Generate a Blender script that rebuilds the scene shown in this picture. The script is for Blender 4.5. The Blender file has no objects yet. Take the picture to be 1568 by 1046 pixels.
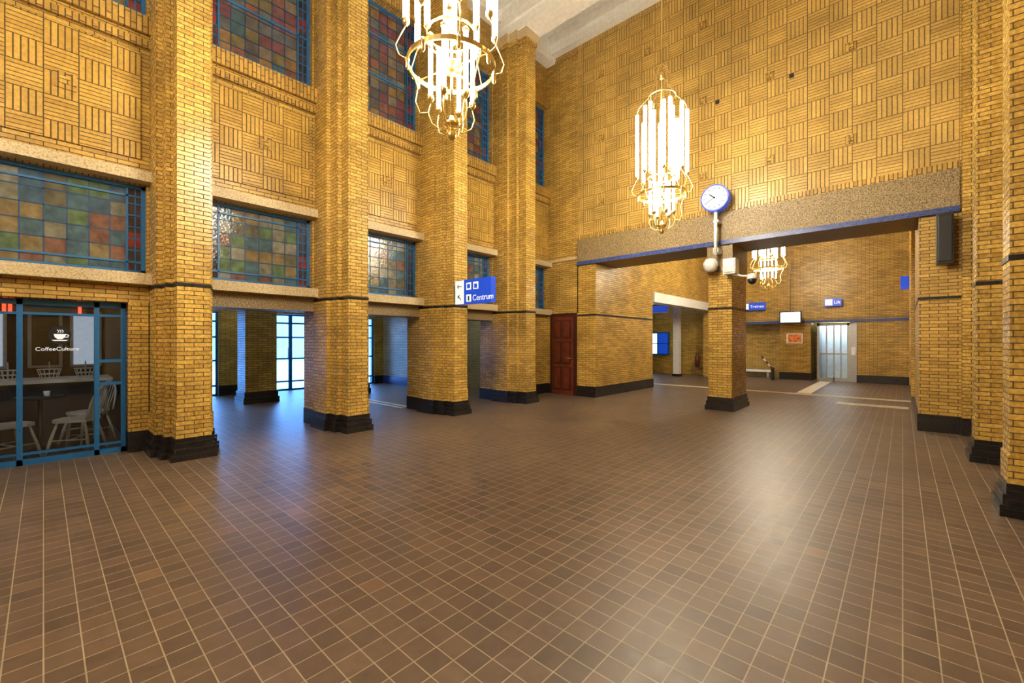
import bpy, bmesh, math, random
from mathutils import Vector, Matrix
random.seed(4)
S=bpy.context.scene
# ------------------------------------------------------------ materials
def newmat(name):
    m=bpy.data.materials.new(name); m.use_nodes=True
    nt=m.node_tree; b=nt.nodes['Principled BSDF']; return m,nt,b
def N(nt,t,**k):
    n=nt.nodes.new(t)
    for a,v in k.items(): setattr(n,a,v)
    return n
def mth(nt,op,a,b=None,c=None):
    n=N(nt,'ShaderNodeMath',operation=op)
    for i,x in enumerate((a,b,c)):
        if x is None: continue
        if isinstance(x,(int,float)): n.inputs[i].default_value=x
        else: nt.links.new(x,n.inputs[i])
    return n.outputs[0]
def coords(nt):
    g=N(nt,'ShaderNodeNewGeometry')
    p=N(nt,'ShaderNodeSeparateXYZ'); nt.links.new(g.outputs['Position'],p.inputs[0])
    n=N(nt,'ShaderNodeSeparateXYZ'); nt.links.new(g.outputs['True Normal'],n.inputs[0])
    ax=mth(nt,'GREATER_THAN',mth(nt,'ABSOLUTE',n.outputs[0]),.6)
    az=mth(nt,'GREATER_THAN',mth(nt,'ABSOLUTE',n.outputs[2]),.6)
    U=mth(nt,'ADD',p.outputs[0],mth(nt,'MULTIPLY',ax,mth(nt,'SUBTRACT',p.outputs[1],p.outputs[0])))
    V=mth(nt,'ADD',p.outputs[2],mth(nt,'MULTIPLY',az,mth(nt,'SUBTRACT',p.outputs[1],p.outputs[2])))
    c=N(nt,'ShaderNodeCombineXYZ'); nt.links.new(U,c.inputs[0]); nt.links.new(V,c.inputs[1])
    d=N(nt,'ShaderNodeCombineXYZ'); nt.links.new(V,d.inputs[0]); nt.links.new(U,d.inputs[1])
    return g.outputs['Position'],c.outputs[0],d.outputs[0]
def mixc(nt,fac,a,b,blend='MIX'):
    n=N(nt,'ShaderNodeMix',data_type='RGBA',blend_type=blend)
    for s,x in ((n.inputs[0],fac),(n.inputs[6],a),(n.inputs[7],b)):
        if isinstance(x,(int,float)): s.default_value=x
        elif isinstance(x,tuple): s.default_value=(*x,1) if len(x)==3 else x
        else: nt.links.new(x,s)
    return n.outputs[2]
def bricktex(nt,vec,c1,c2,mo,w,h,ms=.006,off=.5,smooth=.1):
    b=N(nt,'ShaderNodeTexBrick'); b.offset=off; b.squash=1
    nt.links.new(vec,b.inputs['Vector'])
    b.inputs['Color1'].default_value=(*c1,1); b.inputs['Color2'].default_value=(*c2,1); b.inputs['Mortar'].default_value=(*mo,1)
    b.inputs['Scale'].default_value=1; b.inputs['Mortar Size'].default_value=ms
    b.inputs['Mortar Smooth'].default_value=smooth
    b.inputs['Brick Width'].default_value=w; b.inputs['Row Height'].default_value=h
    return b
def bump(nt,b,h,st=.5,dist=.01,normal=None):
    n=N(nt,'ShaderNodeBump'); n.inputs['Strength'].default_value=st; n.inputs['Distance'].default_value=dist
    nt.links.new(h,n.inputs['Height']); nt.links.new(n.outputs[0],b.inputs['Normal'])
def noise(nt,vec,sc,det=3):
    n=N(nt,'ShaderNodeTexNoise'); n.inputs['Scale'].default_value=sc; n.inputs['Detail'].default_value=det
    nt.links.new(vec,n.inputs['Vector']); return n.outputs[0]
def ramp(nt,fac,stops,const=False):
    r=N(nt,'ShaderNodeValToRGB'); e=r.color_ramp.elements
    if const: r.color_ramp.interpolation='CONSTANT'
    e[0].position=stops[0][0]; e[0].color=(*stops[0][1],1)
    e[1].position=stops[1][0]; e[1].color=(*stops[1][1],1)
    for p,c in stops[2:]:
        x=e.new(p); x.color=(*c,1)
    nt.links.new(fac,r.inputs[0]); return r.outputs[0]
def cellnoise(nt,uv,size):
    s=N(nt,'ShaderNodeVectorMath',operation='SCALE'); nt.links.new(uv,s.inputs[0]); s.inputs[3].default_value=1/size
    fl=N(nt,'ShaderNodeVectorMath',operation='FLOOR'); nt.links.new(s.outputs[0],fl.inputs[0])
    w=N(nt,'ShaderNodeTexWhiteNoise',noise_dimensions='2D'); nt.links.new(fl.outputs[0],w.inputs['Vector'])
    return w.outputs[0]
def brick_mat(name,c1,c2,mo,w=.22,h=.056,ms=.005,rough=.36,mode='h',st=.6,off=.5,var=.28,bl=.36):
    m,nt,b=newmat(name); pos,uv,vu=coords(nt)
    if mode=='h': t=bricktex(nt,uv,c1,c2,mo,w,h,ms,off); col,fac=t.outputs[0],t.outputs[1]
    elif mode=='v': t=bricktex(nt,vu,c1,c2,mo,w,h,ms,off); col,fac=t.outputs[0],t.outputs[1]
    else:
        a=bricktex(nt,uv,c1,c2,mo,bl,bl/6,ms,0.0); d=bricktex(nt,vu,c1,c2,mo,bl,bl/5,ms*1.4,0.0)
        ck=N(nt,'ShaderNodeTexChecker'); ck.inputs['Scale'].default_value=1/bl; nt.links.new(uv,ck.inputs['Vector'])
        col=mixc(nt,ck.outputs[1],a.outputs[0],d.outputs[0])
        fac=mth(nt,'ADD',mth(nt,'MULTIPLY',a.outputs[1],mth(nt,'SUBTRACT',1.0,ck.outputs[1])),mth(nt,'MULTIPLY',d.outputs[1],ck.outputs[1]))
    n=noise(nt,pos,1.3); n2=noise(nt,pos,30,2)
    k=ramp(nt,n,[(.3,(1-var,)*3),(.7,(1.1,1.1,1.1))])
    col=mixc(nt,1.0,col,k,'MULTIPLY')
    k2=ramp(nt,n2,[(.3,(.82,.80,.76)),(.7,(1.12,1.10,1.04))])
    col=mixc(nt,1.0,col,k2,'MULTIPLY')
    nt.links.new(col,b.inputs['Base Color'])
    nt.links.new(mth(nt,'ADD',mth(nt,'MULTIPLY',fac,.5),mth(nt,'ADD',rough-.08,mth(nt,'MULTIPLY',n2,.16))),b.inputs['Roughness'])
    hh=mth(nt,'ADD',mth(nt,'SUBTRACT',1.0,fac),mth(nt,'MULTIPLY',n2,.35))
    bump(nt,b,hh,st,.008)
    return m
def plain(name,c,rough=.5,metal=0,emit=None,es=0,noisev=0,nscale=12):
    m,nt,b=newmat(name); b.inputs['Base Color'].default_value=(*c,1)
    b.inputs['Roughness'].default_value=rough; b.inputs['Metallic'].default_value=metal
    if emit: b.inputs['Emission Color'].default_value=(*emit,1); b.inputs['Emission Strength'].default_value=es
    pos=N(nt,'ShaderNodeNewGeometry').outputs['Position']
    v=noisev or .08
    n=noise(nt,pos,nscale)
    nt.links.new(mixc(nt,1.0,c,ramp(nt,n,[(.3,(1-v,)*3),(.7,(1+v,)*3)]),'MULTIPLY'),b.inputs['Base Color'])
    return m
def granite(name,cols,sc=70):
    m,nt,b=newmat(name); pos=N(nt,'ShaderNodeNewGeometry').outputs['Position']
    n=noise(nt,pos,sc,4)
    nt.links.new(ramp(nt,n,[(.36,cols[0]),(.48,cols[1]),(.62,cols[2])]),b.inputs['Base Color'])
    b.inputs['Roughness'].default_value=.55; bump(nt,b,n,.3,.004); return m
def glass(name,tint=(.9,.95,1),amt=.05):
    m=bpy.data.materials.new(name); m.use_nodes=True; nt=m.node_tree; nt.nodes.clear()
    o=N(nt,'ShaderNodeOutputMaterial'); t=N(nt,'ShaderNodeBsdfTransparent'); t.inputs[0].default_value=(*tint,1)
    g=N(nt,'ShaderNodeBsdfGlossy'); g.inputs['Roughness'].default_value=.02
    f=N(nt,'ShaderNodeFresnel'); f.inputs[0].default_value=1.5
    mx=N(nt,'ShaderNodeMixShader'); nt.links.new(mth(nt,'ADD',f.outputs[0],amt-.04),mx.inputs[0])
    nt.links.new(t.outputs[0],mx.inputs[1]); nt.links.new(g.outputs[0],mx.inputs[2]); nt.links.new(mx.outputs[0],o.inputs[0])
    return m
def stained(name,cells,size=.2,es=.10):
    m,nt,b=newmat(name); pos,uv,vu=coords(nt)
    k=len(cells)
    c=ramp(nt,cellnoise(nt,uv,size),[(i/k,cc) for i,cc in enumerate(cells)],True)
    n=noise(nt,pos,9,3)
    c=mixc(nt,1.0,c,ramp(nt,n,[(.3,(.55,.55,.55)),(.7,(1.2,1.2,1.2))]),'MULTIPLY')
    nt.links.new(c,b.inputs['Base Color']); b.inputs['Roughness'].default_value=.12
    nt.links.new(c,b.inputs['Emission Color']); b.inputs['Emission Strength'].default_value=es  # even glow in the pane colour stands in for light from behind
    bump(nt,b,noise(nt,pos,25,2),.25,.01)
    return m

Y1=(.66,.42,.092); Y2=(.43,.255,.050); MO=(.105,.064,.026)
M_br=brick_mat('brick_glazed_yellow',Y1,Y2,MO)
M_pier=brick_mat('brick_pier_yellow',(.71,.46,.105),(.47,.285,.057),(.10,.062,.025),w=.2,h=.055,rough=.27)
M_pq=brick_mat('brick_basketweave',(.63,.41,.11),(.49,.31,.077),(.14,.086,.036),mode='p',ms=.005,st=.8,bl=.34)
M_pql=brick_mat('brick_basketweave_small',(.69,.435,.09),(.53,.32,.058),(.13,.078,.028),mode='p',ms=.005,bl=.30,st=.9)
M_row=brick_mat('brick_rowlock',(.59,.36,.077),(.40,.235,.047),MO,mode='v',w=.24,h=.06,ms=.007)
M_blk=brick_mat('black_glazed_brick',(.010,.009,.010),(.017,.014,.015),(.028,.024,.023),w=.22,h=.075,ms=.003,rough=.3,st=.4)
M_blue=brick_mat('blue_mosaic',(.02,.06,.34),(.06,.12,.42),(.12,.11,.12),w=.05,h=.035,ms=.003,rough=.25)
M_white=brick_mat('brick_white_bay',(.6,.52,.34),(.52,.43,.26),(.2,.15,.09))
M_stone=granite('sill_stone',[(.38,.28,.14),(.54,.42,.23),(.62,.51,.31)],45)
M_gran=granite('granite_speckled',[(.07,.048,.021),(.22,.15,.066),(.39,.285,.14)],60)
M_plast=plain('plaster_white',(.86,.85,.82),.8)
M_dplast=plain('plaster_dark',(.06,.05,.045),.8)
M_frame=plain('steel_frame_blue',(.012,.13,.36),.4)
M_lead=plain('lead_came',(.012,.05,.13),.45,.2)
M_brass=plain('brass',(.90,.70,.30),.28,1)
M_red=plain('door_red_wood',(.13,.026,.011),.4,noisev=.3,nscale=6)
M_dred=plain('door_red_dark',(.045,.010,.006),.45)
M_wht=plain('paint_white',(.82,.82,.80),.4)
M_black=plain('paint_black',(.012,.012,.014),.35)
M_grey=plain('metal_grey',(.35,.35,.36),.35,.7)
M_sblue=plain('sign_blue',(.01,.05,.42),.3,emit=(.01,.07,.6),es=.3)
M_swht=plain('sign_white',(.85,.88,.92),.3,emit=(.8,.9,1),es=.2)
M_screen=plain('screen_lit',(.5,.7,.9),.3,emit=(.55,.8,1),es=1.2)
M_oran=plain('poster_orange',(.75,.22,.05),.5,noisev=.5,nscale=14)
M_tube=plain('lamp_tube_lit',(1,.96,.88),.4,emit=(1,.90,.70),es=34)
M_fluo=plain('fluorescent_lit',(1,1,1),.4,emit=(.95,1,.72),es=5)
M_cool=plain('cabin_light_lit',(1,1,1),.4,emit=(.7,.9,1),es=5)
M_warm=plain('cafe_fill_lit',(1,1,1),.4,emit=(1,.8,.6),es=26)
M_neon=plain('neon_reflection_red',(.8,.02,.01),.4,emit=(1,.03,.01),es=3)
M_glass=glass('clear_glass')
M_asph=plain('pavement_grey',(.4,.43,.47),.8)
M_tact=plain('guide_strip_white',(.72,.66,.50),.5)
M_st1=stained('stained_glass_low',[(.11,.10,.065),(.16,.155,.11),(.06,.11,.13),(.18,.135,.065),(.09,.14,.07),(.20,.19,.145),(.16,.08,.055),(.05,.09,.12)])
M_st2=stained('stained_glass_high',[(.07,.055,.045),(.15,.055,.032),(.12,.09,.035),(.18,.10,.035),(.035,.07,.08),(.12,.04,.045),(.08,.08,.08),(.14,.105,.065)])
M_str=stained('stained_edge_reflection',[(.04,.02,.02),(.22,.02,.015),(.05,.03,.03),(.02,.04,.06)])  # reds put the neon reflection into the side-pane colour
# floor
m,nt,b=newmat('floor_tile_brown'); M_floor=m
pos,uv,vu=coords(nt)
t=bricktex(nt,uv,(.150,.100,.068),(.106,.072,.051),(.36,.30,.215),.13,.13,.0032,0.0,.2)
n=noise(nt,pos,.8,4); n2=noise(nt,pos,14,4)
odd=ramp(nt,cellnoise(nt,uv,.13),[(0,(.88,.88,.91)),(.12,(1,1,1)),(.94,(1.10,1.08,1.04)),(.99,(1.35,1.25,1.12))],True)
col=mixc(nt,mth(nt,'SUBTRACT',1.0,t.outputs[1]),t.outputs[0],mixc(nt,1.0,t.outputs[0],odd,'MULTIPLY'))
col=mixc(nt,1.0,col,ramp(nt,n,[(.3,(.82,.82,.85)),(.7,(1.15,1.12,1.08))]),'MULTIPLY')
col=mixc(nt,1.0,col,ramp(nt,n2,[(.3,(.85,.85,.85)),(.7,(1.12,1.12,1.12))]),'MULTIPLY')
nt.links.new(col,b.inputs['Base Color'])
b.inputs['Specular IOR Level'].default_value=.5
nt.links.new(mth(nt,'ADD',.30,mth(nt,'MULTIPLY',n2,.24)),b.inputs['Roughness'])
bump(nt,b,mth(nt,'ADD',mth(nt,'SUBTRACT',1.0,t.outputs[1]),mth(nt,'MULTIPLY',n2,.5)),.4,.006)

# ------------------------------------------------------------ mesh builder
class B:
    def __init__(s): s.v=[];s.f=[];s.mi=[];s.sm=[];s.mats=[]
    def m(s,mat):
        if mat not in s.mats: s.mats.append(mat)
        return s.mats.index(mat)
    def add(s,vs,fs,mat,smooth=False):
        o=len(s.v); s.v+=[tuple(v) for v in vs]; k=s.m(mat)
        for f in fs: s.f.append([i+o for i in f]); s.mi.append(k); s.sm.append(smooth)
    def box(s,x0,x1,y0,y1,z0,z1,mat):
        x0,x1=sorted((x0,x1)); y0,y1=sorted((y0,y1)); z0,z1=sorted((z0,z1))
        s.add([(x,y,z) for x in (x0,x1) for y in (y0,y1) for z in (z0,z1)],
              [(0,1,3,2),(4,6,7,5),(0,4,5,1),(2,3,7,6),(0,2,6,4),(1,5,7,3)],mat)
    def poly(s,pts,mat): s.add(pts,[tuple(range(len(pts)))],mat)
    def prism(s,pts,z0,z1,mat):
        n=len(pts)
        s.add([(x,y,z0) for x,y in pts]+[(x,y,z1) for x,y in pts],
              [tuple(range(n))[::-1],tuple(range(n,2*n))]+[(i,(i+1)%n,n+(i+1)%n,n+i) for i in range(n)],mat)
    def tube(s,pts,r,mat,seg=8):
        pts=[Vector(p) for p in pts]; n=len(pts); vs=[];fs=[]
        up=None
        for i,p in enumerate(pts):
            d=(pts[min(i+1,n-1)]-pts[max(i-1,0)]).normalized()
            if up is None:
                up=Vector((0,0,1)) if abs(d.z)<.9 else Vector((1,0,0))
            a=(up-d*up.dot(d)).normalized(); c=d.cross(a); up=a
            rr=r[i] if isinstance(r,(list,tuple)) else r
            for k in range(seg):
                t=2*math.pi*k/seg; vs.append(p+a*math.cos(t)*rr+c*math.sin(t)*rr)
        for i in range(n-1):
            for k in range(seg):
                fs.append((i*seg+k,i*seg+(k+1)%seg,(i+1)*seg+(k+1)%seg,(i+1)*seg+k))
        fs.append(tuple(range(seg))[::-1]); fs.append(tuple(range((n-1)*seg,n*seg)))
        s.add(vs,fs,mat,True)
    def lathe(s,c,prof,mat,seg=20,closed=False):
        cx,cy=c; vs=[];fs=[];n=len(prof)
        for r,z in prof:
            for k in range(seg):
                t=2*math.pi*k/seg; vs.append((cx+math.cos(t)*r,cy+math.sin(t)*r,z))
        rng=range(n) if closed else range(n-1)
        for i in rng:
            j=(i+1)%n
            for k in range(seg): fs.append((i*seg+k,i*seg+(k+1)%seg,j*seg+(k+1)%seg,j*seg+k))
        if not closed:
            fs.append(tuple(range(seg))[::-1]); fs.append(tuple(range((n-1)*seg,n*seg)))
        s.add(vs,fs,mat,not closed)
    def obj(s,name,loc=(0,0,0),rot=0,parent=None,bevel=0):
        me=bpy.data.meshes.new(name); me.from_pydata(s.v,[],s.f)
        for m in s.mats: me.materials.append(m)
        for p,k,sm in zip(me.polygons,s.mi,s.sm): p.material_index=k; p.use_smooth=sm
        bm=bmesh.new(); bm.from_mesh(me); bmesh.ops.recalc_face_normals(bm,faces=bm.faces); bm.to_mesh(me); bm.free()
        o=bpy.data.objects.new(name,me); S.collection.objects.link(o); o.location=loc; o.rotation_euler=(0,0,rot)
        if parent: o.parent=parent
        if bevel:
            q=o.modifiers.new('bevel','BEVEL'); q.width=bevel; q.segments=2; q.limit_method='ANGLE'
        return o
def copy(o,name,loc,rot=0,scale=None):
    c=bpy.data.objects.new(name,o.data); S.collection.objects.link(c); c.location=loc; c.rotation_euler=(0,0,rot)
    if scale: c.scale=scale
    return c
def text(body,size,loc,rot,mat,name,parent,align='LEFT'):
    cu=bpy.data.curves.new(name,'FONT'); cu.body=body; cu.size=size; cu.extrude=.002; cu.align_x=align
    t=bpy.data.objects.new(name+'_tmp',cu); S.collection.objects.link(t)
    bpy.context.view_layer.update()
    me=bpy.data.meshes.new_from_object(t.evaluated_get(bpy.context.evaluated_depsgraph_get()))
    bpy.data.objects.remove(t); me.materials.clear(); me.materials.append(mat)
    o=bpy.data.objects.new(name,me); S.collection.objects.link(o); o.location=loc; o.rotation_euler=rot; o.parent=parent
    return o

# ------------------------------------------------------------ layout constants
XL=-7.7; XR=1.68; YB=9.97; Y0=-8.0; HC=10.1
PC=[1.30+2.24*k for k in range(-4,4)]
def X(side,d): return XL+d if side=='L' else XR-d

# floor
f=B(); f.box(-14.2,1.9,Y0-.2,22,-.2,0,M_floor); f.obj('floor')
g=B(); g.box(-45,-14.2,-20,30,-.3,-.04,M_asph); g.obj('ground_outdoor')
# ceiling
c=B()
c.box(XL-.4,XR+.4,Y0-.2,YB+.6,HC,HC+.2,M_plast)
for y in PC:
    c.box(XL,XR,y-.28,y+.28,9.05,HC,M_plast)
    c.box(XL,XR,y-.34,y+.34,9.30,9.42,M_plast)
    c.box(XL,XR,y-.40,y+.40,9.72,HC,M_plast)
c.box(XL,XR,9.75,YB,9.67,HC,M_plast); c.box(XL,XR,9.62,9.75,9.84,HC,M_plast)
c.box(XL,XL+.3,Y0,YB,9.5,HC,M_plast); c.box(XR-.3,XR,Y0,YB,9.5,HC,M_plast)
c.obj('ceiling')

# brick pier (profile along wall), built at origin for left side: local x = distance from wall
p=B()
def pier_layer(p,e,z0,z1,mat,w=0):
    p.box(0,.5+e,-.31-e-w,.31+e+w,z0,z1,mat)
    p.box(.5,.75+e,-.245-e,.245+e,z0,z1,mat)
    p.box(.7,1.0+e,-.175-e,.175+e,z0,z1,mat)
pier_layer(p,.065,0,.10,M_blk); pier_layer(p,.045,.10,.19,M_blk); pier_layer(p,.022,.19,.28,M_blk)
pier_layer(p,.012,.28,.52,M_pier)
pier_layer(p,0,.52,2.20,M_pier)
pier_layer(p,.008,2.20,2.245,M_blk)
pier_layer(p,0,2.245,8.75,M_pier)
pier_layer(p,.03,8.75,8.85,M_pier); pier_layer(p,.06,8.85,9.05,M_stone)
p0=p.obj('brick_pier',(XL,PC[0],0))
for y in PC[1:]: copy(p0,'brick_pier',(XL,y,0))
for y in PC: copy(p0,'brick_pier',(XR,y,0),math.pi)

# windows
wn=[0]
GS=.2
def window(side,y0,y1,z0,z1,mat,x):
    wn[0]+=1; b=B()
    d=.025
    def bx(ya,yb,za,zb,m,t=d,off=0): b.box(x-t,x+t,ya,yb,za,zb,m)
    b.box(x-.006,x+.006,y0,y1,z0,z1,mat)
    F=.045
    bx(y0,y0+F,z0,z1,M_frame,.04); bx(y1-F,y1,z0,z1,M_frame,.04)
    bx(y0,y1,z0,z0+F,M_frame,.04); bx(y0,y1,z1-F,z1,M_frame,.04)
    st=.19
    for yy in (y0+st,y1-st): bx(yy-.012,yy+.012,z0,z1,M_frame,.03)
    for yy in (y0+st*.55,y1-st*.55): bx(yy-.007,yy+.007,z0,z1,M_frame,.02)
    bx(y0,y1,z0+.14,z0+.165,M_frame,.03)
    if z1-z0<2: bx(y0,y1,z1-.16,z1-.135,M_frame,.03)
    else:
        for zz in (z0+.95,z0+1.75): bx(y0,y1,zz-.015,zz+.015,M_frame,.03)
    sg=1 if side=='L' else -1
    for ya,yb in ((y0+F,y0+st),(y1-st,y1-F)):
        b.box(x+sg*.007,x+sg*.010,ya,yb,z0+F,z1-F,M_str)
        z=z0+.16
        while z<z1-.1: bx(ya,yb,z-.009,z+.009,M_frame,.022); z+=.16
    k=math.ceil((y0+st)/GS)
    while k*GS<y1-st: bx(k*GS-.007,k*GS+.007,z0,z1,M_lead,.012); k+=1
    k=math.ceil(z0/GS)
    while k*GS<z1: bx(y0+st,y1-st,k*GS-.007,k*GS+.007,M_lead,.012); k+=1
    b.obj('window_%d'%wn[0])

def bays(side):
    w=B()
    ys=[(Y0,PC[0]-.31)]+[(PC[i]+.31,PC[i+1]-.31) for i in range(7)]+[(PC[7]+.31,YB)]
    a,bk=X(side,0),X(side,-.4)
    for i,(y0,y1) in enumerate(ys):
        Ya=y0-.31 if i>0 else Y0-.1; Yb=y1+.31 if i<8 else YB
        w.box(a,bk,Ya,Yb,3.65,5.92,M_br)
        w.box(a,bk,Ya,Yb,8.30,HC,M_br)
        w.box(a,bk,Ya,Yb,2.27,2.44,M_stone)
        for z0,z1 in ((2.44,3.65),(5.92,8.30)):
            w.box(a,bk,Ya,y0+.03,z0,z1,M_br); w.box(a,bk,y1-.03,Yb,z0,z1,M_br)
        w.box(X(side,.17),a,y0-.04,y1+(.04 if i<8 else 0),2.27,2.42,M_stone)
        w.box(X(side,.17),a,y0-.04,y1+(.04 if i<8 else 0),3.66,3.80,M_stone)
        w.box(X(side,.03),a,y0,y1,3.80,5.50,M_br)
        m=.10
        if y1-y0>.8:
            w.box(X(side,.055),a,y0+m,y1-m,3.98,5.42,M_pql)
            cy=(y0+y1)/2; cz=4.72
            for q,(s,t) in enumerate(((.10,.075),(.045,.085))):
                w.box(X(side,t),a,cy-s,cy+s,cz-s,cz+s,M_row if q==0 else M_pier)
        w.box(X(side,.10),a,y0,y1,5.50,5.60,M_row); w.box(X(side,.05),a,y0,y1,5.60,5.68,M_br)
        w.box(X(side,.13),a,y0,y1,5.68,5.92,M_row)
        w.box(X(side,.08),a,y0,y1,8.30,8.48,M_row)
        window(side,y0+.03,y1-.03,2.44,3.65,M_st1,X(side,-.16))
        window(side,y0+.03,y1-.03,5.92,8.30,M_st2,X(side,-.16))
        lower='open' if (side=='L' and i in (5,6,7)) else ('cafe' if side=='L' and i==4 else 'solid')
        w.box(a,X(side,-.5),Ya,Yb,2.03,2.27,M_gran if lower=='open' else M_br)
        if lower=='solid':
            w.box(a,bk,Ya,Yb,.28,2.03,M_br); w.box(X(side,.02),bk,Ya,Yb,0,.28,M_blk)
        else:
            for ya,yb in ((Ya,y0-.03),(y1+.03,Yb)):
                w.box(a,X(side,-.5),ya,yb,.28,2.03,M_pier); w.box(X(side,.03),X(side,-.53),ya,yb,0,.28,M_blk)
    w.obj('wall_left' if side=='L' else 'wall_right')
bays('L'); bays('R')
w=B(); w.box(XL-.4,XR+.4,Y0-.3,Y0,0,HC,M_pq); w.box(XL,XR,Y0,Y0+.03,0,.28,M_blk); w.obj('wall_front')

# ------------------------------------------------------------ back wall with two openings
w=B()
w.box(-6.63,.68,YB,10.97,4.30,HC,M_pq)
w.box(-8.1,-6.63,YB,10.97,2.30,HC,M_br)
w.box(-7.7,-6.63,YB-.03,YB,3.78,3.86,M_stone)
w.box(-8.1,-7.57,YB,10.97,.28,2.30,M_br); w.box(-8.1,-7.57,YB-.03,10.97,0,.28,M_blk)
w.box(-6.66,-6.07,YB,11.1,.28,3.62,M_br)
w.box(-6.66,-6.05,YB-.03,11.1,0,.28,M_blk); w.box(-6.66,-6.065,YB-.01,11.1,2.20,2.245,M_blk)
w.box(.2,1.9,YB,11.1,.28,3.62,M_br); w.box(.18,1.9,YB-.04,11.1,0,.28,M_blk); w.box(.19,1.68,YB-.01,11.1,2.20,2.245,M_blk)
w.box(.68,1.9,YB,10.97,3.60,HC,M_br); w.box(.70,1.68,YB-.10,YB,.28,HC,M_pier)
w.box(.69,1.68,YB-.13,YB,0,.28,M_blk)
w.box(-6.63,.68,YB-.02,YB,4.30,4.42,M_row)
w.box(-7.7,-6.63,YB-.02,YB,9.45,9.55,M_row)
for x in (-5.9,-4.6,-3.3,-2.0,-.7):
    for z in (5.2,6.9,8.6):
        w.box(x-.08,x+.08,YB-.02,YB,z-.08,z+.08,M_row); w.box(x-.035,x+.035,YB-.03,YB,z-.035,z+.035,M_pier)
for x,z in ((-1.62,6.75),(-3.0,6.75)):
    w.box(x-.04,x+.04,YB-.015,YB,z-.04,z+.04,M_black)
w.obj('wall_back')
w=B()
w.box(-6.63,.68,YB-.04,11.1,3.60,4.30,M_gran)
w.box(-6.63,.68,YB-.07,YB-.04,3.595,3.69,M_blue)
w.obj('trim_lintel')
# centre column
w=B()
w.box(-3.19,-2.71,YB,11.1,.28,3.62,M_pier)
for e,z0,z1 in ((.06,0,.1),(.04,.1,.19),(.02,.19,.28)): w.box(-3.19-e,-2.71+e,YB-e,11.1+e,z0,z1,M_blk)
w.box(-3.20,-2.70,YB-.01,11.11,2.20,2.245,M_blk)
w.box(-3.21,-2.69,YB-.02,11.12,3.02,3.60,M_gran)
w.obj('brick_column')

# red door
d=B()
yd=YB-.03
d.box(-7.57,-6.66,yd,YB+.10,0,2.30,M_dred)
d.box(-7.47,-6.76,yd-.03,yd,.0,2.20,M_red)
for z0,z1 in ((.14,.78),(.88,1.50),(1.60,2.10)):
    for x0,x1 in ((-7.40,-7.14),(-7.08,-6.83)):
        d.box(x0,x1,yd-.05,yd-.03,z0,z1,M_dred); d.box(x0+.03,x1-.03,yd-.06,yd-.03,z0+.03,z1-.03,M_red)
d.tube([(-6.81,yd-.03,1.03),(-6.81,yd-.08,1.03),(-6.93,yd-.08,1.03)],.012,M_brass)
d.obj('door_1')
w=B(); w.box(-7.6,-6.6,10.2,10.97,0,2.35,M_br); w.obj('wall_behind_door')

# ------------------------------------------------------------ passage hall beyond
w=B()
w.box(-6.35,-6.07,11.1,13.5,.28,6.5,M_br); w.box(-6.35,-6.05,11.1,13.53,0,.28,M_blk); w.box(-6.35,-6.06,11.1,13.51,2.2,2.245,M_blk)
w.box(-6.35,-6.07,13.5,20,3.12,6.5,M_br)
w.box(-6.35,-6.03,19.2,20,0,3.12,M_br)
w.obj('wall_passage_left')
w=B(); w.box(-6.38,-6.0,13.5,19.2,2.80,3.12,M_wht); w.obj('trim_passage_beam')
w=B(); w.box(.2,.6,11.1,21.4,.28,6.5,M_br); w.box(.18,.6,11.1,21.4,0,.28,M_blk); w.box(.19,.6,11.1,20,2.2,2.245,M_blk)
w.box(.14,.2,13.0,13.5,.28,6.5,M_pier); w.box(.14,.2,16.3,16.8,.28,6.5,M_pier)
w.obj('wall_passage_right')
w=B()
w.box(-12.4,.2,20,20.4,2.30,6.5,M_br); w.box(-6.05,.2,19.96,20,2.22,2.32,M_blue); w.box(-6.0,.2,19.98,20,2.36,2.39,M_gran)
w.box(-3.65,-2.62,20,20.7,.28,2.3,M_br); w.box(-3.67,-2.60,19.97,20.7,0,.28,M_blk)
w.box(-1.22,.2,20,20.7,.28,2.3,M_br); w.box(-1.24,.2,19.97,20.7,0,.28,M_blk)
w.box(-12.4,-5.9,20,20.4,0,2.3,M_br)
w.box(-6.2,-3.6,20.9,21.2,0,2.4,M_br); w.box(-6.2,.4,20.4,21.4,2.3,2.4,M_plast)
w.box(-3.7,.4,21.3,21.5,0,2.4,M_br)
w.obj('wall_far')
w=B(); w.box(-6.5,.7,10.97,20.4,6.5,6.7,M_plast); w.obj('ceiling_passage')
w=B(); w.box(-6.6,.6,10.95,11.0,4.2,6.7,M_br); w.obj('wall_above_lintel')
# annex
w=B(); w.box(-12.6,-6.1,13.2,20.2,3.3,3.5,M_plast); w.obj('ceiling_annex')
w=B(); w.box(-12.6,-12.4,13.2,20.2,0,3.4,M_br); w.box(-12.6,-6.35,13.2,13.45,0,3.4,M_br); w.obj('wall_annex')
w=B()
w.box(-9.25,-8.15,19.93,20,.85,1.95,M_frame); w.box(-9.18,-8.74,19.91,19.94,.92,1.88,M_screen); w.box(-8.66,-8.22,19.91,19.94,.92,1.88,M_sblue)
w.box(-9.25,-8.15,19.90,19.93,1.38,1.42,M_frame); w.obj('window_annex')
w=B(); w.box(-9.6,-7.2,17.4,17.5,2.72,3.0,M_sblue); 
for x in (-9.4,-7.4): w.tube([(x,17.45,3.0),(x,17.45,3.3)],.015,M_grey)
w.obj('station_sign')
w=B(); w.box(-7.35,-7.1,18.4,18.65,0,3.3,M_wht); w.box(-7.38,-7.07,18.37,18.68,0,.1,M_blk); w.obj('white_column')
w=B()
for y in (14.6,15.8,17.0): w.tube([(-8.6,y+.9,0),(-8.6,y+.9,.95)],.02,M_red,8)
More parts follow.
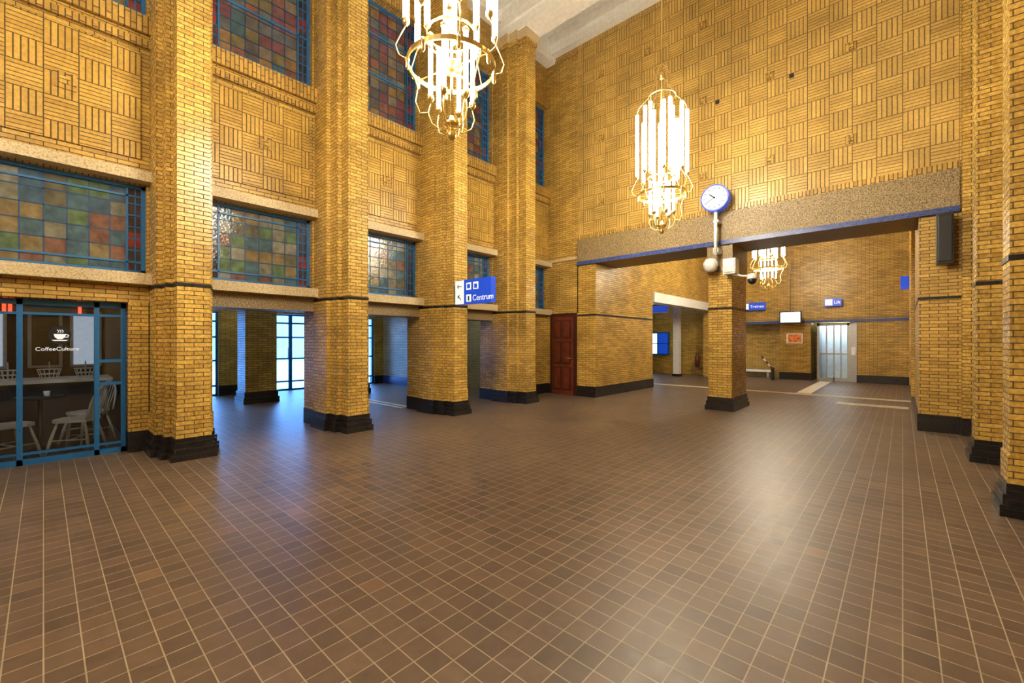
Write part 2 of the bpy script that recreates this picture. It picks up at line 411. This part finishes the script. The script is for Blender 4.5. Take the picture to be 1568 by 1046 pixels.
w.tube([(-8.6,15.2,.95),(-8.6,18.2,.95)],.025,M_red,8); w.tube([(-8.6,15.5,.5),(-8.6,17.9,.5)],.015,M_red,8)
w.obj('stair_handrail')
w=B(); w.lathe((-6.75,19.6),[(.02,.35),(.09,.37),(.09,.82),(.06,.9),(.025,.92),(.025,.98)],M_red); w.box(-6.85,-6.65,19.68,20,.3,.36,M_grey); w.obj('fire_extinguisher')
for nm,(x,y,l) in {'a':(-9.0,15.2,2.4),'b':(-8.2,18.6,2.4)}.items():
    w=B(); w.box(x-l/2,x+l/2,y-.1,y+.1,3.22,3.30,M_wht); w.box(x-l/2+.03,x+l/2-.03,y-.07,y+.07,3.20,3.22,M_fluo); w.obj('ceiling_light')

# elevator
w=B()
w.box(-2.45,-2.37,20.2,20.35,0,2.2,M_grey); w.box(-1.53,-1.45,20.2,20.35,0,2.2,M_grey); w.box(-2.45,-1.45,20.2,20.35,2.1,2.2,M_grey)
w.box(-1.95,-1.91,20.25,20.3,0,2.1,M_grey); w.box(-2.37,-1.53,20.25,20.3,0,.12,M_grey); w.box(-2.37,-1.53,20.25,20.3,1.0,1.05,M_grey)
w.box(-2.37,-1.53,20.27,20.28,.1,2.1,M_glass)
for x_ in (-2.16,-1.72): w.box(x_-.02,x_+.02,20.24,20.30,.12,2.1,M_grey)
w.box(-2.45,-1.45,21.15,21.2,0,2.2,M_wht); w.box(-2.4,-1.5,20.5,21.1,2.14,2.18,M_cool)
w.box(-2.45,-2.41,20.35,21.2,0,2.2,M_grey); w.box(-1.49,-1.45,20.35,21.2,0,2.2,M_grey)
w.box(-1.45,-1.24,20.15,20.3,0,2.25,M_grey); w.box(-1.40,-1.28,20.12,20.15,1.0,1.3,M_wht)
w.obj('elevator')
w=B(); w.box(-5.3,-4.0,20.3,20.75,.22,.30,M_wht); w.box(-5.2,-5.1,20.35,20.7,0,.22,M_grey); w.box(-4.2,-4.1,20.35,20.7,0,.22,M_grey); w.obj('bench',bevel=.01)
w=B(); w.box(-3.78,-3.68,19.05,19.15,0,.5,M_black)
for k in range(5):
    p0_=Vector((-3.73,19.05,.44)); p1_=Vector((-4.1,19.05,.92))
    w.tube([p0_.lerp(p1_,k/5),p0_.lerp(p1_,(k+1)/5)],.03,M_red if k%2==0 else M_wht,8)
w.obj('barrier_arm')
def sign(name,x0,x1,y,z0,z1,label,hang=None):
    b=B(); b.box(x0,x1,y-.06,y+.06,z0,z1,M_sblue); b.box(x0+.03,x0+(z1-z0)*.9,y-.065,y-.06,z0+.03,z1-.03,M_swht)
    b.box(x0+.1,x1-.1,y+.06,19.99,z0+.1,z1-.1,M_grey)
    o=b.obj(name)
    text(label,(z1-z0)*.55,(x0+(z1-z0)*1.05,y-.066,z0+(z1-z0)*.3),(math.pi/2,0,0),M_swht,'lettering',o)
sign('direction_sign',-5.0,-4.13,19.85,2.80,3.10,'Treinen')
sign('direction_sign',-2.18,-1.66,19.85,2.82,3.10,'Lift')
b=B(); b.box(-3.55,-2.83,19.35,19.45,2.20,2.66,M_black); b.box(-3.51,-2.87,19.34,19.35,2.24,2.62,M_screen); b.box(-3.25,-3.15,19.45,19.97,2.42,2.5,M_black); b.tube([(-3.2,19.4,2.66),(-3.2,19.4,6.5)],.012,M_grey); b.obj('information_monitor')
b=B(); b.box(-3.42,-2.88,19.97,19.995,1.42,1.82,M_wht); b.box(-3.38,-2.92,19.96,19.97,1.46,1.78,M_oran); b.obj('poster')
b=B(); b.box(-.05,.195,17.8,18.5,3.15,3.5,M_sblue); b.obj('wall_sign')
# tactile strips
b=B()
def strip(x0,x1,y0,y1): b.box(x0,x1,y0,y1,0,.006,M_tact)
for k in range(3):
    strip(-9,.15,14.45+k*.12,14.49+k*.12)
strip(-2.3,-1.95,14.9,19.7); strip(-13.6,-8.3,5.4,5.5); strip(-13.6,-8.3,5.6,5.7)
strip(-1.2,.1,12.9,12.94); strip(-1.2,.1,13.05,13.09); strip(-1.2,.1,13.2,13.24)
b.obj('floor_guide_strips')

# ------------------------------------------------------------ vestibule
w=B()
w.box(-14.2,-8.2,1.35,12.2,2.75,2.95,M_plast)
w.obj('ceiling_vestibule')
w=B()
dd=[(1.8,3.25),(4.55,5.75),(6.75,7.95)]
ys=[1.3]+[v for a in dd for v in a]+[8.5]
for i in range(0,len(ys),2):
    w.box(-14.2,-13.9,ys[i],ys[i+1],.28,2.75,M_br); w.box(-14.2,-13.87,ys[i],ys[i+1],0,.28,M_blk)
for a_,b_ in dd: w.box(-14.2,-13.9,a_,b_,2.34,2.75,M_br)
w.obj('wall_vestibule_outer')
w=B()
w.box(-14.2,-10.4,8.3,8.6,.28,2.75,M_white); w.box(-14.2,-10.37,8.27,8.6,0,.28,M_blue)
w.box(-10.6,-10.4,8.6,12.2,0,2.75,M_white); w.box(-10.6,-8.1,12,12.2,0,2.75,M_white)
w.box(-8.25,-8.1,8.6,12.2,0,2.75,M_br)
w.box(-14.2,-8.2,1.1,1.35,0,2.75,M_br)
w.obj('wall_vestibule')
w=B(); w.box(-8.7,-8.1,8.3,8.6,0,2.75,M_br); w.obj('wall_vestibule_corner')
for cx,cy in ((-11.9,3.6),(-11.9,6.1)):
    w=B(); w.box(cx-.3,cx+.3,cy-.35,cy+.35,.28,2.745,M_br)
    for e,z0,z1 in ((.05,0,.14),(.025,.14,.28)): w.box(cx-.3-e,cx+.3+e,cy-.35-e,cy+.35+e,z0,z1,M_blk)
    w.obj('vestibule_pier')
def glassdoor(name,y0,y1,x=-14.0,h=2.335):
    b=B(); F=.05
    y0+=.005; y1-=.005
    ym=(y0+y1)/2
    for ya in (y0,ym-F,ym,y1-F): b.box(x-.03,x+.03,ya,ya+F,0,h,M_frame)
    for z in (0,.25,.95,1.6,h-F-.25,h-F): b.box(x-.025,x+.025,y0,y1,z,z+F,M_frame)
    b.box(x-.004,x+.004,y0,y1,.05,h,M_glass)
    b.tube([(x+.03,ym-.09,1.0),(x+.09,ym-.09,1.0),(x+.09,ym-.09,1.3),(x+.03,ym-.09,1.3)],.012,M_grey)
    b.obj(name)
for i,(a_,b_) in enumerate(dd): glassdoor('door_%d'%(i+2),a_,b_)
for x,y in ((-10.2,2.6),(-12.9,3.8),(-10.2,6.6),(-12.9,6.8),(-9.3,10.2)):
    w=B(); w.box(x-.1,x+.1,y-.6,y+.6,2.68,2.75,M_wht); w.box(x-.07,x+.07,y-.57,y+.57,2.66,2.68,M_fluo); w.obj('ceiling_light')
b=B(); b.box(-10.0,-9.2,11.94,11.99,.7,2.0,M_frame); b.box(-9.95,-9.25,11.92,11.94,.75,1.95,M_screen); b.obj('lightbox_poster')
b=B()
b.box(-40,-39,-12,30,0,5,M_asph)
for k in range(12):
    for z in (1.0,3.2): b.box(-39.02,-38.98,-10+k*3.2,-8.4+k*3.2,z,z+1.4,M_grey)
b.obj('facade_opposite')

# ------------------------------------------------------------ cafe
w=B()
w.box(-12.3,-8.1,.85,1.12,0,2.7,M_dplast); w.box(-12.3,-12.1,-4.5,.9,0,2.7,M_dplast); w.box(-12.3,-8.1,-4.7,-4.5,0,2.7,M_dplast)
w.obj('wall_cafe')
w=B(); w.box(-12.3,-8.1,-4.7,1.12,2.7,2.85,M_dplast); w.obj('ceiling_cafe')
b=B(); x=-7.88; ya,yb=-.66,.76
for y in (ya,-.22,.45,yb-.05): b.box(x-.035,x+.035,y,y+.05,0,2.02,M_frame)
for z in (0,1.95): b.box(x-.035,x+.035,ya,yb,z,z+.07,M_frame)
b.box(x-.03,x+.03,ya,yb,1.83,1.86,M_frame)
for z in (.92,1.22): b.box(x-.03,x+.03,.5,yb,z,z+.04,M_frame)
b.box(x-.03,x+.03,ya,yb,.12,.15,M_frame)
b.box(x-.004,x+.004,ya,yb,.05,2.0,M_glass)
sh=b.obj('door_cafe')
w=B(); w.box(-8.2,-7.7,.77,.98,.28,2.03,M_pier); w.box(-8.2,-7.68,.77,.98,0,.28,M_blk); w.obj('wall_cafe_jamb')
b=B()
cy,cz=.14,1.58
pts=[(x+.008,cy+math.cos(t)*.10,cz+math.sin(t)*.12) for t in [2*math.pi*k/28 for k in range(28)]]
b.poly(pts,M_black)
def cup(o):
    q=[(-.055,.02),(.055,.02),(.045,-.02),(.02,-.045),(-.02,-.045),(-.045,-.02)]
    b.poly([(x+o,cy+a_,cz-.005+c_) for a_,c_ in q],M_swht)
    q=[(-.075,-.06),(.075,-.06),(.05,-.072),(-.05,-.072)]
    b.poly([(x+o,cy+a_,cz+c_) for a_,c_ in q],M_swht)
    b.tube([(x+o,cy+.05,cz+.01),(x+o,cy+.078,cz),(x+o,cy+.07,cz-.025),(x+o,cy+.042,cz-.025)],.005,M_swht,6)
    for s in (-.02,.0,.02): b.tube([(x+o,cy+s,cz+.03),(x+o,cy+s+.01,cz+.05),(x+o,cy+s-.004,cz+.07)],.004,M_swht,6)
cup(.012)
lg=b.obj('cafe_logo_sticker')
text('CoffeeCulture',.065,(x+.01,.12,1.385),(math.pi/2,0,math.pi/2),M_swht,'lettering',lg,'CENTER')
def chair():
    b=B()
    out=[]
    for k in range(24):
        t=2*math.pi*k/24; c_,s_=math.cos(t),math.sin(t)
        out.append((.22*math.copysign(abs(c_)**.7,c_),.21*math.copysign(abs(s_)**.7,s_)))
    b.prism(out,.43,.465,M_wht)
    for sx in (-1,1):
        for sy in (-1,1):
            b.tube([(sx*.14,sy*.13,.44),(sx*.19,sy*.18,.2),(sx*.225,sy*.215,0)],[.013,.02,.013],M_wht)
    for sy in (-1,1): b.tube([(-.19,sy*.18,.2),(.19,sy*.18,.2)],.009,M_wht)
    b.tube([(0,-.18,.2),(0,.18,.2)],.009,M_wht)
    top=[]
    for k in range(13):
        t=math.pi*k/12
        top.append((-.19-.09*math.sin(t)**.6-.0,-.20*math.cos(t),.46+.42*math.sin(t)**.55))
    b.tube(top,.013,M_wht)
    for k in range(-3,4):
        y=k*.05; t=math.acos(max(-1,min(1,-y/.20))); b.tube([(-.18,y*.8,.46),(-.19-.09*math.sin(t)**.6,y,.46+.42*math.sin(t)**.55)],.007,M_wht,6)
    return b
c1=chair().obj('spindle_chair',(-8.26,.31,0),math.radians(-118))
copy(c1,'spindle_chair',(-8.26,-.31,0),math.radians(118))
copy(c1,'spindle_chair',(-8.98,.45,0),math.radians(-60))
def table(x,y):
    b=B(); b.lathe((0,0),[(.24,.72),(.25,.73),(.25,.745),(.24,.75)],M_black,28)
    b.lathe((0,0),[(.18,0),(.18,.02),(.04,.05),(.025,.1),(.025,.72)],M_black,20)
    b.lathe((.05,.06),[(.025,.75),(.03,.76),(.035,.82),(.03,.82)],M_wht,14)
    return b.obj('cafe_table',(x,y,0))
table(-8.72,-.03)
b=B(); b.box(-10.1,-9.4,-3.2,.7,.0,.88,M_dplast); b.box(-10.15,-9.35,-3.25,.75,.88,.93,M_wht); b.obj('cafe_counter')
def basket(y,xx=-9.6):
    b=B()
    for z,r in ((.0,.09),(.07,.11),(.14,.13)):
        b.tube([(math.cos(2*math.pi*k/20)*r,math.sin(2*math.pi*k/20)*r,z+.005) for k in range(21)],.006,M_wht,6)
    for k in range(14):
        t=2*math.pi*k/14; b.tube([(math.cos(t)*.09,math.sin(t)*.09,0.005),(math.cos(t)*.13,math.sin(t)*.13,.145)],.005,M_wht,5)
    b.tube([(-.13,0,.145),(-.09,0,.23),(0,0,.26),(.09,0,.23),(.13,0,.145)],.006,M_wht,6)
    b.obj('wire_basket',(xx,y,.934))
basket(-.35); basket(.45); basket(.06)
b=B()
for k,y in enumerate((-1.6,-.9,-.2,.35)):
    b.box(-12.09,-12.05,y,y+.45,1.0,2.1,M_wht); b.box(-12.05,-12.04,y+.05,y+.4,1.05,2.05,M_black if k==2 else M_swht)
b.obj('menu_board')
for x_,y in ((-10.6,-2.6),(-10.6,-.8),(-8.7,-.3)):  # unseen pendants added to brighten the dark cafe and its chairs
    b=B(); b.tube([(x_,y,2.7),(x_,y,2.45)],.008,M_black,6); b.lathe((x_,y),[(.12,2.3),(.1,2.37),(.04,2.45),(.02,2.46)],M_black); b.lathe((x_,y),[(.02,2.25),(.06,2.28),(.06,2.33),(.02,2.36)],M_warm,12); b.obj('cafe_fill_lamp')
b=B()
for y in (-.35,-.3,.32): b.box(-8.35,-8.3,y,y+.03,1.88,1.98,M_neon)  # glowing red bars stand in for neon reflected in the glass
b.box(-8.4,-8.35,-.5,.5,1.85,2.0,M_black); b.tube([(-8.37,-.4,2.0),(-8.37,-.4,2.7)],.01,M_black); b.tube([(-8.37,.4,2.0),(-8.37,.4,2.7)],.01,M_black)
b.obj('neon_reflection')

# ------------------------------------------------------------ chandeliers
def chandelier(top):
    b=B()
    b.lathe((0,0),[(.004,0),(.03,.02),(.045,.05),(.03,.085),(.015,.1),(.07,.13),(.08,.15),(.03,.18),(.018,.22)],M_brass)
    b.tube([(0,0,.1),(0,0,top)],.012,M_brass)
    b.lathe((0,0),[(.12,top-.06),(.1,top-.03),(.03,top-.01),(.02,top)],M_brass)
    def ring(R,z,w=.012,h=.03):
        b.lathe((0,0),[(R-w,z-h),(R+w,z-h),(R+w,z+h),(R-w,z+h)],M_brass,48,True)
    ring(.39,.66,.007,.022); ring(.22,2.32,.005,.010); ring(.22,.95,.005,.010)
    b.lathe((0,0),[(.03,.60),(.09,.63),(.10,.66),(.09,.69),(.03,.72)],M_brass)
    b.lathe((0,0),[(.02,2.6),(.05,2.64),(.05,2.7),(.02,2.75)],M_brass)
    def tb(r,t,z0,z1,rad=.028):
        x,y=r*math.cos(t),r*math.sin(t)
        b.tube([(x,y,z0),(x,y,z1)],rad,M_tube,7)
        b.lathe((x,y),[(.012,z0-.05),(.032,z0-.02),(.032,z0+.01),(.03,z0+.01)],M_brass,10)
        b.lathe((x,y),[(.029,z1-.005),(.029,z1+.015),(.006,z1+.04)],M_brass,10)
    for k in range(8):
        t=2*math.pi*(k+.3)/8; c_,s_=math.cos(t),math.sin(t)
        tb(.40,t,1.0,2.05)
        P=lambda r,z:(r*c_,r*s_,z)
        if k%2==0: b.tube([P(.09,.66),P(.39,.66)],.007,M_brass,6)
        b.tube([P(.39,.66),P(.46,.69),P(.49,.77),P(.45,.86),P(.40,.96)],.0055,M_brass,6)
        b.lathe((.39*c_,.39*s_),[(.006,.57),(.018,.59),(.018,.63),(.024,.66),(.012,.69)],M_brass,10)
        if k%2==0: b.tube([P(.40,2.09),P(.36,2.18),P(.22,2.32),P(.12,2.50),P(.02,2.66)],.005,M_brass,6)
    for k in range(4):
        t2=2*math.pi*(k+.5)/4; c2,s2=math.cos(t2),math.sin(t2)
        tb(.22,t2,1.05,2.2)
        Q=lambda r,z:(r*c2,r*s2,z)
        b.tube([Q(.22,2.24),Q(.21,2.34),Q(.15,2.46),Q(.12,2.62),Q(.15,2.74),Q(.10,2.84),Q(.015,2.88)],.005,M_brass,6)
    for k in range(6):
        t=2*math.pi*k/6; c_,s_=math.cos(t),math.sin(t)
        P=lambda r,z:(r*c_,r*s_,z)
        tb(.19,t,.36,.90,.02)
        b.tube([P(.02,.12),P(.10,.08),P(.18,.13),P(.21,.22),P(.19,.30)],.006,M_brass,6)
        if k%2==0: b.tube([P(.21,.22),P(.28,.20),P(.32,.30),P(.30,.42),P(.33,.52),P(.39,.64)],.0055,M_brass,6)
    tb(.0001,0,1.0,2.1,.026)
    return b
zc=3.31
for y in (2.48,7.03,-2.07,-6.2):
    if y==2.48: ch=chandelier(HC-zc).obj('chandelier',(-3.0,y,zc))
    else: copy(ch,'chandelier',(-3.0,y,zc),.25 if y>3 else .1)
chandelier(6.5-3.0).obj('chandelier',(-2.94,14.5,3.0),.2)

# ------------------------------------------------------------ clock on post
b=B(); cx,cy,cz,R=-2.95,9.68,4.55,.28
def disc(y0,y1,r,mat,seg=40):
    pts0=[(cx+r*math.cos(2*math.pi*k/seg),y0,cz+r*math.sin(2*math.pi*k/seg)) for k in range(seg)]
    pts1=[(p_[0],y1,p_[2]) for p_ in pts0]
    b.add(pts0+pts1,[tuple(range(seg)),tuple(range(seg,2*seg))]+[(i,(i+1)%seg,seg+(i+1)%seg,seg+i) for i in range(seg)],mat)
disc(cy-.09,cy+.09,R,M_sblue); disc(cy-.10,cy+.10,R-.03,M_swht)
for k in range(12):
    t=2*math.pi*k/12; a=(cx+math.sin(t)*.18,cz+math.cos(t)*.18); e=(cx+math.sin(t)*.23,cz+math.cos(t)*.23)
    b.tube([(a[0],cy-.103,a[1]),(e[0],cy-.103,e[1])],.008,M_black,6)
for ang,l,r in ((math.radians(240),.20,.008),(math.radians(312),.13,.012)):
    b.tube([(cx-math.sin(ang)*.03,cy-.107,cz-math.cos(ang)*.03),(cx+math.sin(ang)*l,cy-.107,cz+math.cos(ang)*l)],r,M_black,6)
b.tube([(cx,cy,cz-R+.01),(cx,cy,3.35)],.035,M_wht,12)
b.box(cx-.05,cx+.05,cy,YB-.03,3.40,3.50,M_wht); b.box(cx-.05,cx+.05,cy,YB-.05,4.05,4.10,M_wht)
b.obj('station_clock')
b=B()
b.lathe((-3.07,9.74),[(.05,3.0),(.12,3.04),(.15,3.14),(.15,3.2),(.10,3.28),(.03,3.30)],M_wht)
b.box(-3.10,-3.04,9.74,YB-.03,3.12,3.18,M_wht); b.obj('loudspeaker')
b=B(); b.box(-2.80,-2.56,9.66,9.93,2.92,3.24,M_wht); b.box(-2.78,-2.58,9.64,9.66,2.95,3.21,M_grey)
b.tube([(-2.66,9.8,2.92),(-2.45,9.8,2.86),(-2.28,9.8,2.86)],.02,M_wht)
b.lathe((-2.28,9.8),[(.03,2.90),(.085,2.87),(.09,2.80),(.09,2.78)],M_wht); b.lathe((-2.28,9.8),[(.085,2.78),(.075,2.72),(.04,2.68),(.01,2.67)],M_black)
b.obj('security_camera')
b=B(); b.box(.40,.60,9.68,9.86,2.74,3.56,M_black); b.box(.42,.58,9.665,9.68,2.78,3.52,M_black); b.box(.46,.54,9.86,YB-.01,3.1,3.2,M_grey); b.obj('column_loudspeaker',bevel=.015)

# centrum sign on pier 3
b=B(); y=5.60
b.box(-6.58,-5.58,y-.06,y+.06,2.23,2.70,M_sblue)
b.box(-6.585,-6.33,y-.064,y-.06,2.235,2.695,M_swht)
b.box(-6.69,-6.58,y-.02,y+.02,2.30,2.62,M_grey)
b.box(-6.26,-6.12,y-.064,y-.06,2.27,2.41,M_swht)
b.box(-6.26,-6.12,y-.064,y-.06,2.50,2.64,M_swht)
def arrow(cx,cz,dx,dz,s=.06):
    px,pz=-dz,dx
    b.tube([(cx-dx*s,y-.068,cz-dz*s),(cx+dx*s,y-.068,cz+dz*s)],.008,M_black,6)
    b.tube([(cx+dx*s-(dx+px)*s*.6,y-.068,cz+dz*s-(dz+pz)*s*.6),(cx+dx*s,y-.068,cz+dz*s),(cx+dx*s-(dx-px)*s*.6,y-.068,cz+dz*s-(dz-pz)*s*.6)],.008,M_black,6)
arrow(-6.455,2.58,-1,0); arrow(-6.455,2.36,-.7,.7)
b.box(-6.21,-6.17,y-.068,y-.064,2.29,2.38,M_black)
b.box(-6.23,-6.15,y-.068,y-.064,2.53,2.61,M_sblue)
b.box(-6.06,-5.92,y-.064,y-.06,2.50,2.64,M_swht); b.box(-6.03,-5.95,y-.068,y-.064,2.52,2.60,M_sblue)
o=b.obj('direction_sign')
text('Centrum',.155,(-6.08,y-.064,2.285),(math.pi/2,0,0),M_swht,'lettering',o)

# ------------------------------------------------------------ world, camera
wd=bpy.data.worlds.new('world'); S.world=wd; wd.use_nodes=True
bg=wd.node_tree.nodes['Background']; bg.inputs[0].default_value=(.16,.42,1,1); bg.inputs[1].default_value=11.0
cam=bpy.data.cameras.new('camera'); co=bpy.data.objects.new('camera',cam); S.collection.objects.link(co)
co.location=(0,0,1.5); co.rotation_euler=(math.pi/2,0,math.radians(42.4)); cam.lens=15.04; cam.sensor_width=36; cam.clip_start=.05
S.camera=co
S.view_settings.view_transform='Standard'; S.view_settings.exposure=1.05
